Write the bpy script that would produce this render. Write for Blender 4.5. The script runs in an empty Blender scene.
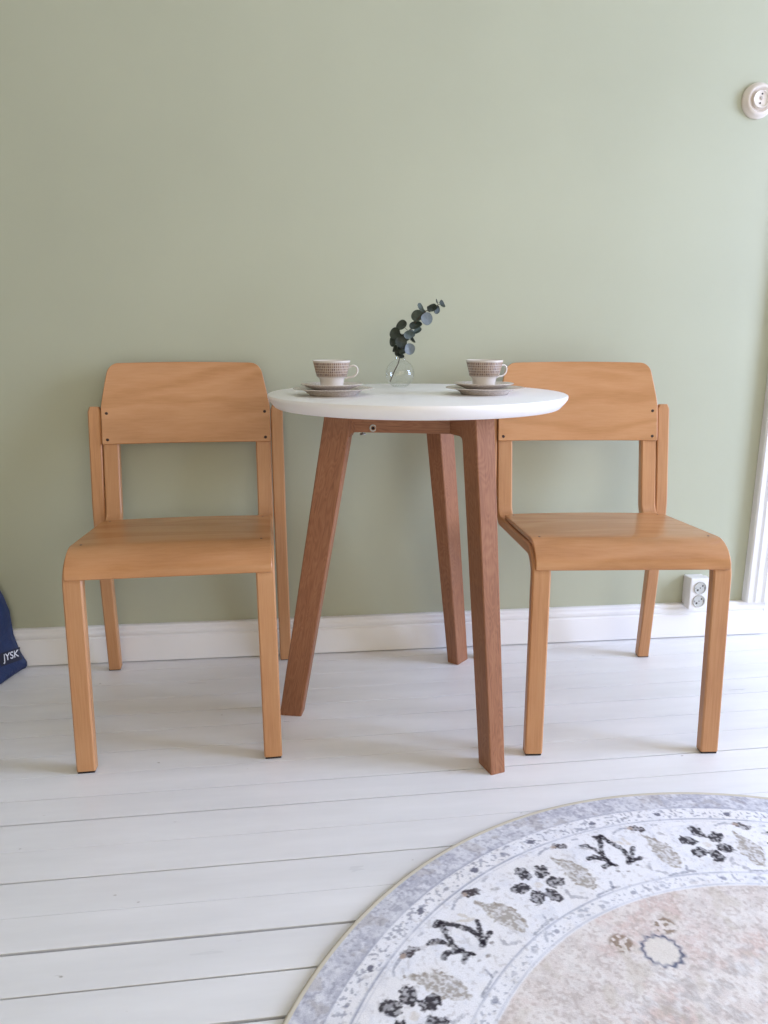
import bpy, math, random
import numpy as np
from mathutils import Vector, Matrix
random.seed(4)
PI = math.pi
C = bpy.context.scene.collection
scene = bpy.context.scene

# ------------------------------------------------------------------ helpers
def lin(r, g, b):
    f = lambda c: (c/255/12.92) if c/255 <= .04045 else ((c/255+.055)/1.055)**2.4
    return (f(r), f(g), f(b), 1)

def mat(name, col=None, rough=.5, metal=0., spec=.5):
    m = bpy.data.materials.new(name); m.use_nodes = True
    b = m.node_tree.nodes['Principled BSDF']
    if col: b.inputs['Base Color'].default_value = col
    b.inputs['Roughness'].default_value = rough
    b.inputs['Metallic'].default_value = metal
    b.inputs['Specular IOR Level'].default_value = spec
    return m, m.node_tree, b

def node(nt, typ, **kw):
    n = nt.nodes.new(typ)
    for k, v in kw.items():
        if k in n.inputs.keys() if hasattr(n.inputs, 'keys') else False:
            n.inputs[k].default_value = v
        else:
            setattr(n, k, v)
    return n

def ramp(nt, stops):
    n = nt.nodes.new('ShaderNodeValToRGB')
    cr = n.color_ramp
    while len(cr.elements) < len(stops): cr.elements.new(.5)
    for e, (p, c) in zip(cr.elements, stops):
        e.position = p; e.color = c
    return n

def noise_tex(nt, vec, scale, detail=3., rough=.5, dist=0.):
    n = nt.nodes.new('ShaderNodeTexNoise')
    n.inputs['Scale'].default_value = scale; n.inputs['Detail'].default_value = detail
    n.inputs['Roughness'].default_value = rough; n.inputs['Distortion'].default_value = dist
    if vec is not None: nt.links.new(vec, n.inputs['Vector'])
    return n

def mapping(nt, vec, scale=(1, 1, 1), loc=(0, 0, 0)):
    n = nt.nodes.new('ShaderNodeMapping')
    n.inputs['Scale'].default_value = scale; n.inputs['Location'].default_value = loc
    nt.links.new(vec, n.inputs['Vector'])
    return n.outputs['Vector']

def mixc(nt, fac, a, b, mode='MIX'):
    n = nt.nodes.new('ShaderNodeMix'); n.data_type = 'RGBA'; n.blend_type = mode
    for sock, v in ((n.inputs[0], fac), (n.inputs[6], a), (n.inputs[7], b)):
        if isinstance(v, (int, float, tuple)): sock.default_value = v
        else: nt.links.new(v, sock)
    return n.outputs[2]

def bump(nt, b, h, strength=.2, dist=.002):
    n = nt.nodes.new('ShaderNodeBump')
    n.inputs['Strength'].default_value = strength; n.inputs['Distance'].default_value = dist
    nt.links.new(h, n.inputs['Height']); nt.links.new(n.outputs['Normal'], b.inputs['Normal'])

def link(o, parent=None):
    C.objects.link(o)
    if parent: o.parent = parent
    return o

def mesh_obj(name, verts, faces, mats, parent=None, grain=None, fmat=None, smooth=0, bevel=0):
    me = bpy.data.meshes.new(name)
    me.from_pydata([tuple(v) for v in verts], [], [tuple(f) for f in faces])
    for m in (mats if isinstance(mats, (list, tuple)) else [mats]): me.materials.append(m)
    if fmat: me.polygons.foreach_set('material_index', fmat)
    if grain is not None:
        a = me.attributes.new('grain', 'FLOAT_VECTOR', 'POINT')
        a.data.foreach_set('vector', [c for g in grain for c in g])
    me.validate(); me.update()
    import bmesh
    bm = bmesh.new(); bm.from_mesh(me)
    bmesh.ops.recalc_face_normals(bm, faces=bm.faces)
    bm.to_mesh(me); bm.free()
    if smooth:
        me.polygons.foreach_set('use_smooth', [True]*len(me.polygons))
        try: me.set_sharp_from_angle(angle=math.radians(smooth))
        except Exception: pass
    o = bpy.data.objects.new(name, me)
    link(o, parent)
    if bevel:
        bv = o.modifiers.new('bevel', 'BEVEL'); bv.width = bevel; bv.segments = 2
        bv.limit_method = 'ANGLE'; bv.angle_limit = math.radians(40)
    return o

class MB:
    """collects shapes for ONE mesh"""
    def __init__(s): s.v = []; s.f = []; s.g = []; s.m = []
    def add(s, v, f, g=None, m=0):
        o = len(s.v); s.v += [tuple(p) for p in v]
        s.f += [tuple(i+o for i in q) for q in f]
        s.g += list(g) if g is not None else [tuple(p) for p in v]
        s.m += [m]*len(f)
    def box(s, a, b, m=0):
        x0, y0, z0 = a; x1, y1, z1 = b
        v = [(x0,y0,z0),(x1,y0,z0),(x1,y1,z0),(x0,y1,z0),(x0,y0,z1),(x1,y0,z1),(x1,y1,z1),(x0,y1,z1)]
        s.add(v, [(0,3,2,1),(4,5,6,7),(0,1,5,4),(1,2,6,5),(2,3,7,6),(3,0,4,7)], None, m)
    def hexa(s, v, g=None, m=0):
        s.add(v, [(0,3,2,1),(4,5,6,7),(0,1,5,4),(1,2,6,5),(2,3,7,6),(3,0,4,7)], g, m)
    def lathe(s, prof, n=48, c=(0,0,0), m=0, axis='z'):
        v = []; f = []; k = len(prof)
        for i in range(n):
            a = 2*PI*i/n
            for r, z in prof:
                p = (r*math.cos(a), r*math.sin(a), z)
                if axis == 'y': p = (p[0], -p[2], p[1])
                v.append((c[0]+p[0], c[1]+p[1], c[2]+p[2]))
        for i in range(n):
            j = (i+1) % n
            for q in range(k-1):
                f.append((i*k+q, j*k+q, j*k+q+1, i*k+q+1))
        s.add(v, f, None, m)
    def tube(s, pts, rad, n=8, m=0):
        pts = [Vector(p) for p in pts]; v = []; f = []
        up = Vector((.13, .31, .94)).normalized()
        for i, p in enumerate(pts):
            t = (pts[min(i+1, len(pts)-1)]-pts[max(i-1, 0)]).normalized()
            a = t.cross(up).normalized(); b = t.cross(a)
            r = rad[i] if isinstance(rad, (list, tuple)) else rad
            for q in range(n):
                w = 2*PI*q/n; v.append(p+a*r*math.cos(w)+b*r*math.sin(w))
        for i in range(len(pts)-1):
            for q in range(n):
                f.append((i*n+q, i*n+(q+1) % n, (i+1)*n+(q+1) % n, (i+1)*n+q))
        f.append(tuple(range(n))); f.append(tuple(range((len(pts)-1)*n, len(pts)*n)))
        s.add(v, f, None, m)
    def build(s, name, mats, parent=None, smooth=0, bevel=0):
        return mesh_obj(name, s.v, s.f, mats, parent, s.g, s.m, smooth, bevel)

def empty(name, loc, rz=0):
    o = bpy.data.objects.new(name, None); o.location = loc; o.rotation_euler = (0, 0, rz)
    o.empty_display_size = .1
    return link(o)
def tag(o, label, cat, group=None):
    o['label'] = label; o['category'] = cat
    if group: o['group'] = group
    return o
def structure(o):
    o['kind'] = 'structure'; return o
def copy_tree(o, parent=None):
    c = o.copy(); C.objects.link(c)
    if parent: c.parent = parent
    for ch in list(o.children): copy_tree(ch, c)
    return c

def fillet(pts, radii, seg=8):
    """2-D polyline with rounded corners"""
    out = [Vector(pts[0])]
    for i in range(1, len(pts)-1):
        p, a, b = Vector(pts[i]), Vector(pts[i-1]), Vector(pts[i+1])
        u = (a-p).normalized(); w = (b-p).normalized(); r = radii[i-1]
        ang = u.angle(w); d = r/math.tan(ang/2)
        bis = (u+w).normalized(); c = p+bis*(r/math.sin(ang/2))
        s0 = (p+u*d)-c; s1 = (p+w*d)-c
        tot = PI-ang
        sgn = 1 if s0.x*s1.y-s0.y*s1.x > 0 else -1
        for k in range(seg+1):
            t = sgn*tot*k/seg
            out.append(c+Vector((s0.x*math.cos(t)-s0.y*math.sin(t), s0.x*math.sin(t)+s0.y*math.cos(t))))
    out.append(Vector(pts[-1]))
    return out
def refine(path, step=.03):
    out = [path[0]]
    for a, b in zip(path, path[1:]):
        n = max(1, int((b-a).length/step))
        for k in range(1, n+1): out.append(a.lerp(b, k/n))
    return out
def normals(path):
    ns = []
    for i in range(len(path)):
        t = (path[min(i+1, len(path)-1)]-path[max(i-1, 0)]).normalized()
        ns.append(Vector((-t.y, t.x)))
    return ns
def strip(mb, path, thick, lat, ch=.003):
    """bent laminated strip: path in (y, z), lat(s) -> (x0, x1), chamfered edges"""
    ns = normals(path); v = []; g = []; s = 0; L = len(path)
    for i, p in enumerate(path):
        if i: s += (p-path[i-1]).length
        x0, x1 = lat(p)
        h = thick/2
        q = [(x0+ch, -h), (x1-ch, -h), (x1, -h+ch), (x1, h-ch), (x1-ch, h), (x0+ch, h), (x0, h-ch), (x0, -h+ch)]
        for x, n in q:
            y, z = p+ns[i]*n
            v.append((x, y, z)); g.append((x, n, s))
    f = []
    for i in range(L-1):
        for k in range(8):
            f.append((i*8+k, i*8+(k+1) % 8, (i+1)*8+(k+1) % 8, (i+1)*8+k))
    f.append(tuple(range(8))); f.append(tuple(range((L-1)*8, L*8)))
    mb.add(v, f, g)
def sheet(mb, P, N, thick, G):
    """curved panel from a grid of centre points P and normals N"""
    R, K = len(P), len(P[0]); v = []; g = []
    for s in (1, -1):
        for i in range(R):
            for j in range(K):
                v.append(Vector(P[i][j])+Vector(N[i][j])*(s*thick/2))
                g.append((G[i][j][0], s*thick/2, G[i][j][1]))
    f = []; o = R*K
    for i in range(R-1):
        for j in range(K-1):
            a = i*K+j
            f.append((a, a+1, a+K+1, a+K)); f.append((o+a, o+a+K, o+a+K+1, o+a+1))
    for i in range(R-1):
        for j in (0, K-1):
            a = i*K+j; f.append((a, a+K, o+a+K, o+a))
    for j in range(K-1):
        for i in (0, R-1):
            a = i*K+j; f.append((a, a+1, o+a+1, o+a))
    mb.add(v, f, g)

# ------------------------------------------------------------------ materials
def wood(name, dark, mid, light, rough, fine=260., ring=22., figure=.5, stretch=.05):
    m, nt, b = mat(name, rough=rough, spec=.5)
    at = nt.nodes.new('ShaderNodeAttribute'); at.attribute_name = 'grain'
    oi = nt.nodes.new('ShaderNodeObjectInfo')
    ad = nt.nodes.new('ShaderNodeVectorMath'); ad.operation = 'ADD'
    mu = nt.nodes.new('ShaderNodeVectorMath'); mu.operation = 'SCALE'; mu.inputs['Scale'].default_value = 7.3
    cx = nt.nodes.new('ShaderNodeCombineXYZ')
    for i in range(3): nt.links.new(oi.outputs['Random'], cx.inputs[i])
    nt.links.new(cx.outputs[0], mu.inputs[0])
    nt.links.new(at.outputs['Vector'], ad.inputs[0]); nt.links.new(mu.outputs[0], ad.inputs[1])
    v = ad.outputs[0]
    big = noise_tex(nt, mapping(nt, v, (1, 1, .22)), ring*.45, 2, .5, .4)
    # figure: contour lines of a slow noise
    ml = nt.nodes.new('ShaderNodeMath'); ml.operation = 'MULTIPLY'; ml.inputs[1].default_value = ring*1.5
    nt.links.new(big.outputs['Fac'], ml.inputs[0])
    sn = nt.nodes.new('ShaderNodeMath'); sn.operation = 'SINE'; nt.links.new(ml.outputs[0], sn.inputs[0])
    mr = nt.nodes.new('ShaderNodeMapRange'); mr.inputs[1].default_value = -1; mr.inputs[2].default_value = 1
    nt.links.new(sn.outputs[0], mr.inputs[0])
    fib = noise_tex(nt, mapping(nt, v, (1, 1, stretch)), fine, 3, .6)
    mixf = nt.nodes.new('ShaderNodeMix'); mixf.inputs[0].default_value = figure
    nt.links.new(fib.outputs['Fac'], mixf.inputs[2]); nt.links.new(mr.outputs[0], mixf.inputs[3])
    r = ramp(nt, [(.18, dark), (.5, mid), (.82, light)])
    nt.links.new(mixf.outputs[0], r.inputs[0])
    slow = noise_tex(nt, mapping(nt, v, (1, 1, .5)), 6, 2)
    sr = ramp(nt, [(.3, (.9, .88, .86, 1)), (.7, (1.04, 1.04, 1.04, 1))]); nt.links.new(slow.outputs['Fac'], sr.inputs[0])
    nt.links.new(mixc(nt, 1., r.outputs[0], sr.outputs[0], 'MULTIPLY'), b.inputs['Base Color'])
    bump(nt, b, fib.outputs['Fac'], .08, .0006)
    return m
beech = wood('beech_veneer', lin(176, 124, 77), lin(189, 136, 90), lin(197, 146, 101), .27, 230, 20, .36, .10)
beech_edge = wood('beech_laminate_edge', lin(175, 122, 80), lin(191, 140, 95), lin(198, 151, 108), .42, 300, 16, .16, .04)
oak = wood('oak_table_wood', lin(120, 76, 50), lin(148, 99, 68), lin(166, 117, 83), .5, 420, 70, .18, .03)
screw_m, _, _ = mat('dark_screw', lin(52, 32, 22), .7)
rubber, _, _ = mat('dark_rubber', lin(48, 38, 34), .8)
steel, _, _ = mat('zinc_bolt', lin(150, 150, 148), .35, .9)
hole_m, _, _ = mat('black_hole', lin(28, 27, 26), .8)

def painted(name, col, rough, scale=90., strength=.05, tint=None):
    m, nt, b = mat(name, col, rough)
    tc = nt.nodes.new('ShaderNodeTexCoord')
    n = noise_tex(nt, tc.outputs['Object'], scale, 4, .6)
    n2 = noise_tex(nt, tc.outputs['Object'], 2.2, 3, .5)
    lo = tuple(c*.965 for c in col[:3])+(1,); hi = tuple(min(1, c*1.03) for c in col[:3])+(1,)
    r = ramp(nt, [(.3, lo), (.7, hi)]); nt.links.new(n2.outputs['Fac'], r.inputs[0])
    nt.links.new(r.outputs[0], b.inputs['Base Color'])
    bump(nt, b, n.outputs['Fac'], strength, .002)
    return m
wall_m = painted('sage_wall_paint', lin(176, 179, 156), .46, 130, .06)
plaster = painted('grey_plaster_paint', lin(184, 172, 150), .8, 90, .05)
white_trim = painted('white_trim_paint', lin(233, 233, 233), .38, 60, .03)
white_plain = painted('white_ceiling_paint', lin(232, 228, 214), .8, 60, .03)
table_white, _, _ = mat('white_table_lacquer', lin(243, 242, 241), .32)

def floor_material():
    m, nt, b = mat('white_floor_paint', lin(234, 234, 234), .33)
    tc = nt.nodes.new('ShaderNodeTexCoord')
    s = noise_tex(nt, mapping(nt, tc.outputs['Object'], (.25, 1.6, 1)), 9, 4, .6)
    r = ramp(nt, [(.3, lin(227, 227, 227)), (.7, lin(239, 239, 239))]); nt.links.new(s.outputs['Fac'], r.inputs[0])
    # small chips and scuffs in the paint
    v = noise_tex(nt, mapping(nt, tc.outputs['Object'], (.6, 1, 1)), 46, 2, .5)
    r2 = ramp(nt, [(.755, (0, 0, 0, 1)), (.79, (1, 1, 1, 1))]); nt.links.new(v.outputs['Fac'], r2.inputs[0])
    nt.links.new(mixc(nt, r2.outputs[0], r.outputs[0], lin(176, 172, 166)), b.inputs['Base Color'])
    f = noise_tex(nt, mapping(nt, tc.outputs['Object'], (.15, 1, 1)), 55, 4, .6)
    bump(nt, b, f.outputs['Fac'], .12, .002)
    rr = ramp(nt, [(.3, (.27, .27, .27, 1)), (.7, (.42, .42, .42, 1))]); nt.links.new(s.outputs['Fac'], rr.inputs[0])
    nt.links.new(rr.outputs[0], b.inputs['Roughness'])
    return m
floor_m = floor_material()
def gap_material(name, dark, cover):
    m, nt, b = mat(name, dark, .9)
    tc = nt.nodes.new('ShaderNodeTexCoord')
    n = noise_tex(nt, mapping(nt, tc.outputs['Object'], (1, .1, 1)), 5.5, 4, .65)
    r = ramp(nt, [(cover-.04, dark), (cover+.05, lin(205, 203, 200))]); nt.links.new(n.outputs['Fac'], r.inputs[0])
    nt.links.new(r.outputs[0], b.inputs['Base Color'])
    return m
gap_open = gap_material('floor_gap_open', lin(24, 20, 16), .80)
gap_thin = gap_material('floor_gap_thin', lin(30, 26, 22), .76)
gap_faint = gap_material('floor_gap_faint', lin(56, 51, 46), .62)

# ------------------------------------------------------------------ room shell
X0, X1, Y0, YW, ZC = -3.4, 3.4, -4.2, .018, 2.75
# floor: old painted boards, one mesh, real gaps
mb = MB()
SL = .0165
joints = [.02, -.055, -.135, -.218, -.297, -.374, -.459, -.538, -.615, -.688, -.765, -.842, -.921, -.992, -1.068, -1.142]
kinds = [1, 0, 0, 0, 1, 1, 2, 0, 2, 2, 0, 1, 0, 3, 1, 3]
TAPER = {8: (.0020, .0042), 9: (.0040, .0022), 6: (.0026, .0030), 11: (.0028, .0020), 5: (.0022, .0026)}   # joint number -> width at left and right
while joints[-1] > Y0+.1:
    joints.append(joints[-1]-random.uniform(.072, .08)); kinds.append(random.choice((0, 1, 1, 2, 3)))
gw = {0: .0012, 1: .0024, 2: .0034, 3: .0054}
def jy(y, x): return y+SL*(x+.55)
def wid(n_, k, x):
    l_, r_ = TAPER.get(n_, (gw[k], gw[k])); t_ = min(1, max(0, (x+.5)/1.5)); return (l_+(r_-l_)*t_)/2
prev, pk = .1, 1
for jn, (y, k) in enumerate(list(zip(joints, kinds))+[(Y0-.1, 1)]):
    dz = random.uniform(-.0005, .0); tl = random.uniform(-.0007, .0007)
    c = .0004
    nseg = 24
    v = []
    for i in range(nseg+1):
        x = X0+(X1-X0)*i/nseg
        w = random.uniform(-.0004, .0004)
        ya, yb = jy(y, x)+wid(jn, k, x)+w, jy(prev, x)-wid(jn-1, pk, x)+w*.5
        v += [(x, ya, -.02), (x, ya, dz-c*.8), (x, ya+c*1.5, dz), (x, yb-c, dz+tl*.4), (x, yb, dz-c*.8), (x, yb, -.02)]
    f = [(i*6+q, i*6+q+1, i*6+6+q+1, i*6+6+q) for i in range(nseg) for q in range(5)]
    mb.add(v, f, None, 0)
    # what is seen at the bottom of the joint
    if y > Y0:
        dep = {0: -.0024, 1: -.003, 2: -.005, 3: -.008}[k]
        g = gw[k]/2+.0022
        v = [(X0, jy(y-g, X0), dep), (X1, jy(y-g, X1), dep), (X1, jy(y+g, X1), dep), (X0, jy(y+g, X0), dep)]
        mb.add(v, [(0, 1, 2, 3)], None, {0: 3, 1: 2, 2: 1, 3: 1}[k])
    prev, pk = y, k
structure(mb.build('floor', [floor_m, gap_open, gap_thin, gap_faint]))
# back wall with a doorway at its right end
DX0, DX1, DZ = 1.375, 2.2, 2.1
mb = MB()
mb.box((X0-.1, YW, -.05), (DX0, YW+.12, ZC)); mb.box((DX1, YW, -.05), (X1+.1, YW+.12, ZC)); mb.box((DX0, YW, DZ), (DX1, YW+.12, ZC))
structure(mb.build('wall_back', wall_m))
mb = MB(); mb.box((X0-.1, Y0, -.05), (X0, YW, ZC)); structure(mb.build('wall_left', plaster))
# right wall with two windows
WIN = [(-2.0, -.7)]; WZ0, WZ1 = .12, 2.35
mb = MB()
ys = [Y0]+[e for w in sorted(WIN) for e in w]+[YW]
for i in range(0, len(ys), 2): mb.box((X1, ys[i], -.05), (X1+.12, ys[i+1], ZC))
for a, b in WIN:
    mb.box((X1, a, -.05), (X1+.12, b, WZ0)); mb.box((X1, a, WZ1), (X1+.12, b, ZC))
structure(mb.build('wall_right', plaster))
FILL_OPENING = [(-.9, 2.6)]; FZ0 = .12                                  # unseen opening added behind the camera, made wide for soft fill
mb = MB(); xs2 = [X0-.1]+[e for w_ in sorted(FILL_OPENING) for e in w_]+[X1+.12]
for i in range(0, len(xs2), 2): mb.box((xs2[i], Y0-.1, -.05), (xs2[i+1], Y0, ZC))
for a, b in FILL_OPENING:
    mb.box((a, Y0-.1, -.05), (b, Y0, FZ0)); mb.box((a, Y0-.1, WZ1), (b, Y0, ZC))
structure(mb.build('wall_front', plaster))
mb = MB(); mb.box((X0-.1, Y0-.1, ZC), (X1+.12, YW+.12, ZC+.1)); structure(mb.build('ceiling', white_plain))
for i, (a, b) in enumerate(WIN):
    mb = MB(); m = (a+b)/2
    for y0, y1, z0, z1 in ((a, b, WZ0, WZ0+.05), (a, b, WZ1-.05, WZ1), (a, a+.05, WZ0+.05, WZ1-.05), (b-.05, b, WZ0+.05, WZ1-.05),
                           (m-.03, m+.03, WZ0+.05, WZ1-.05)):
        mb.box((X1+.03, y0, z0), (X1+.08, y1, z1))
    structure(mb.build('window_%d' % (i+1), white_trim))

for i, (a, b) in enumerate(FILL_OPENING):
    mb = MB(); m = (a+b)/2
    for x0, x1, z0, z1 in ((a, b, FZ0, FZ0+.05), (a, b, WZ1-.05, WZ1), (a, a+.05, FZ0+.05, WZ1-.05), (b-.05, b, FZ0+.05, WZ1-.05), (m-.03, m+.03, FZ0+.05, WZ1-.05)):
        mb.box((x0, Y0-.07, z0), (x1, Y0-.03, z1))
    structure(mb.build('window_%d' % (i+2), white_trim))  # frame for the added fill opening, out of view
# baseboard: moulded profile swept along the wall
def profile_run(name, prof, x0, x1, m, closed_end=True):
    v = []; f = []; k = len(prof)
    for x in (x0, x1):
        v += [(x, y, z) for y, z in prof]
    f = [(i, (i+1) % k, k+(i+1) % k, k+i) for i in range(k)]
    f += [tuple(range(k)), tuple(range(k, 2*k))]
    mb = MB(); mb.add(v, f)
    return structure(mb.build(name, m, None, 30))
bprof = [(YW-.0005, .0028), (0, .0028), (0, .068), (.0012, .0705), (.0042, .0725), (.0052, .075), (.0040, .0775), (.0014, .0795), (.0010, .083),
         (.0016, .0875), (.0042, .0905), (.0050, .0935), (.0040, .097), (.0046, .1005), (.0072, .1025), (YW-.0005, .1030)]
profile_run('baseboard_back', bprof, X0, 1.337, white_trim)
mb = MB(); mb.box((X0, Y0, 0), (X0+.015, -.001, .1)); structure(mb.build('baseboard_left', white_trim, None, 0, .003))
mb = MB(); mb.box((X1-.015, Y0, 0), (X1, -.001, .1)); structure(mb.build('baseboard_right', white_trim, None, 0, .003))
# door casing standing on the baseboard: fluted moulding
CX0 = 1.2745
cprof = [(0, YW-.0003), (0, -.003), (.004, -.008), (.016, -.009), (.019, -.004), (.022, -.004), (.026, -.010), (.040, -.011), (.044, -.005), (.047, -.005), (.052, -.011), (.078, -.012), (.092, -.010), (.093, YW-.0003)]
def casing(name, x0, z0, z1):
    k = len(cprof); v = [(x0+a, b, z) for z in (z0, z1) for a, b in cprof]
    f = [(i, (i+1) % k, k+(i+1) % k, k+i) for i in range(k)]+[tuple(range(k)), tuple(range(k, 2*k))]
    mb = MB(); mb.add(v, f); return structure(mb.build(name, white_trim, None, 25))
casing('trim_1', CX0, .1032, DZ+.09)
mb = MB(); mb.box((1.3385, .004, 0), (DX0, YW-.0003, .1028)); structure(mb.build('trim_2', white_trim, None, 0, .0015))
# door leaf
mb = MB(); mb.box((DX0+.004, YW+.05, .012), (DX1-.004, YW+.09, DZ-.004))
for z0, z1 in ((.2, .9), (1.05, 1.95)):
    mb.box((DX0+.12, YW+.044, z0), (DX1-.12, YW+.05, z1))
d = structure(mb.build('door_1', white_trim, None, 0, .003))

# ------------------------------------------------------------------ chairs
def make_chair(loc, rz):
    root = empty('dining_chair', loc, rz)
    T = .024
    inner = fillet([(-.2275, .005), (-.208, .4325), (.2045, .4025), (.2585, .6935)], [.05, .045], 10)
    inner = refine(inner)
    def lat_in(sx):
        def f(p):
            c, h = .1825+(.003*max(0, 1-p.y/.41) if p.x < 0 else 0), .0185
            return tuple(sorted((sx*(c-h), sx*(c+h))))
        return f
    outer = refine(fillet([(.2595, .005), (.2125, .425), (.2555, .6864)], [.35], 8))
    def lat_out(sx):
        def f(p):
            t = max(0, 1-p.y/.42); c = .2178+.0045*t; h = .0150-max(0, p.y-.678)*.55
            return tuple(sorted((sx*(c-h), sx*(c+h))))
        return f
    for sx in (-1, 1):
        mb = MB(); strip(mb, inner, T, lat_in(sx)); fr = mb.build('bent_frame', beech_edge, root, 30)
        mb = MB(); c = .1855; mb.box((sx*c-.0165, -.2375, 0), (sx*c+.0165, -.2175, .0052)); mb.build('rubber_foot', rubber, fr, 0, .001)
        # post with a rounded top
        mb = MB(); strip(mb, outer[:-1]+[outer[-1].lerp(outer[-2], .012/(outer[-1]-outer[-2]).length), outer[-1]], T+.002, lat_out(sx)); lg = mb.build('rear_leg', beech_edge, root, 30)
        mb = MB(); c = .2235; mb.box((sx*c-.0145, .2495, 0), (sx*c+.0145, .2695, .0052)); mb.build('rubber_foot', rubber, lg, 0, .001)
    # seat panel: follows the frame from the front drop over the rails
    ns = normals(inner); cl = [p+n*-1*(.0012+T/2+.005)*(-1) for p, n in zip(inner, ns)]
    start = next(i for i, p in enumerate(inner) if p.y > .400 and p.x < 0)
    pts = [cl[start].copy()]
    pts[0] = Vector((cl[start].x, .400))
    k = start
    while cl[k].x < .10 or k < start+3:
        if cl[k].y > .402: pts.append(cl[k])
        k += 1
    pts = refine(pts, .018)
    endy = lambda x: .140+.010*(1-(x/.197)**2)-.02*max(0, (abs(x)-.175)/.022)**2
    K = 33; xs = [.1965*math.sin(PI/2*(-1+2*j/(K-1)))*.25+.1965*(-1+2*j/(K-1))*.75 for j in range(K)]
    ll = pts[-1]; dirv = (pts[-1]-pts[-4]).normalized()
    P, N, G = [], [], []
    nn = normals(pts)
    s = 0
    for i, p in enumerate(pts):
        if i: s += (p-pts[i-1]).length
        wsc = 1.0
        P.append([(x*wsc, p.x, p.y+.0015*(1-(x/.1965)**2)*min(1, max(0, (p.x+.17)/.1))) for x in xs])
        N.append([(0, nn[i].x, nn[i].y)]*K); G.append([(s, x) for x in xs])
    M = 5
    for q in range(1, M+1):
        row = []
        for x in xs:
            yy = ll.x+(endy(x)-ll.x)*q/M
            zz = ll.y+dirv.y/dirv.x*(yy-ll.x)+.0015*(1-(x/.1965)**2)
            row.append((x, yy, zz))
        P.append(row); N.append([(0, nn[-1].x, nn[-1].y)]*K); G.append([(s+.04*q/M, x) for x in xs])
    mb = MB(); sheet(mb, P, N, .010, G); seat = mb.build('seat', beech, root, 35, .0022)
    for sx in (-1, 1):
        for y in (-.155, .118):
            z = ll.y+dirv.y/dirv.x*(y-ll.x)+.005
            mb = MB(); mb.lathe([(0, .0007), (.002, .0007), (.0028, 0), (.0028, -.003), (0, -.003)], 14, (sx*.176, y, z)); mb.build('screw', screw_m, seat, 30)
    # backrest panel
    z0, z1 = .5985, .7900; y0, y1 = .2265, .2622
    tt = Vector((y1-y0, z1-z0)).normalized(); R = 26; K = 31
    rows = [i/(R-1) for i in range(R)]
    rows = [1-(1-r)**1.5 for r in rows]
    P, N, G = [], [], []
    for r in rows:
        w = .2013 if r < .45 else .2013-(.2013-.1795)*((r-.45)/.55)**1.15
        if r > .88:
            q = (r-.88)/.12; w -= .022*(1-math.sqrt(max(0, 1-q*q)))
        row, nr, gr = [], [], []
        for j in range(K):
            u = -1+2*j/(K-1); x = w*u
            dy = .009*(1-(x/.2013)**2)
            row.append((x, y0+(y1-y0)*r+dy, z0+(z1-z0)*r+.002*(1-u*u)*r)); 
            nv = Vector((.09*x/.2013, 1, -tt.x/tt.y)).normalized(); nr.append(tuple(nv)); gr.append((z1*r*.25, x))
        P.append(row); N.append(nr); G.append(gr)
    mb = MB(); sheet(mb, P, N, .009, G); back = mb.build('backrest', beech, root, 35, .002)
    for sx in (-1, 1):
        for z in (.6095, .672):
            y = y0+(z-z0)*(y1-y0)/(z1-z0)+.0012-.0045
            mb = MB(); mb.lathe([(0, .0009), (.0030, .0009), (.0040, 0), (.0040, -.003), (0, -.003)], 14, (sx*.1885, y, z), 0, 'y'); mb.build('screw', screw_m, back, 30)
    return root
chair = make_chair((-.2651, -.2885, 0), .0368)
tag(chair, 'light beech bent plywood chair left of the white table, its backrest fully in view', 'chair', 'bent plywood chairs at the table')
chair2 = copy_tree(chair)
chair2.location = (.6747, -.347, 0); chair2.rotation_euler = (0, 0, -.0879)
tag(chair2, 'light beech bent plywood chair right of the table, tabletop overlapping its backrest', 'chair', 'bent plywood chairs at the table')

# ------------------------------------------------------------------ table
TX, TY, TH, TR = .2483, -.345, .7379, .3137
table = empty('round_table', (TX, TY, 0))
tag(table, 'small round white table on three splayed oak legs between two plywood chairs', 'table')
mb = MB()
mb.lathe([(0, TH), (TR-.0025, TH), (TR-.0008, TH-.0008), (TR, TH-.0025), (TR-.0002, TH-.0065), (TR-.0012, TH-.0090), (TR-.0045, TH-.0140), (TR-.0145, TH-.0255), (TR-.017, TH-.0269), (0, TH-.0269)], 128)
mb.build('tabletop', table_white, table, 30)
ZT = TH-.0269
OFF = .05                                                       # the three leg frames meet as a pinwheel, each this far off centre
RF = math.sqrt(.2828**2-OFF**2)
ZB = .6595; HA = .0175
def frame_axes(k):
    a = -.0712+PI+k*2*PI/3-math.atan2(OFF, RF)
    er = Vector((math.cos(a), math.sin(a), 0)); et = Vector((-er.y, er.x, 0))
    return lambda r, t, z: er*r+et*(t+OFF)+Vector((0, 0, z))
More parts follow.
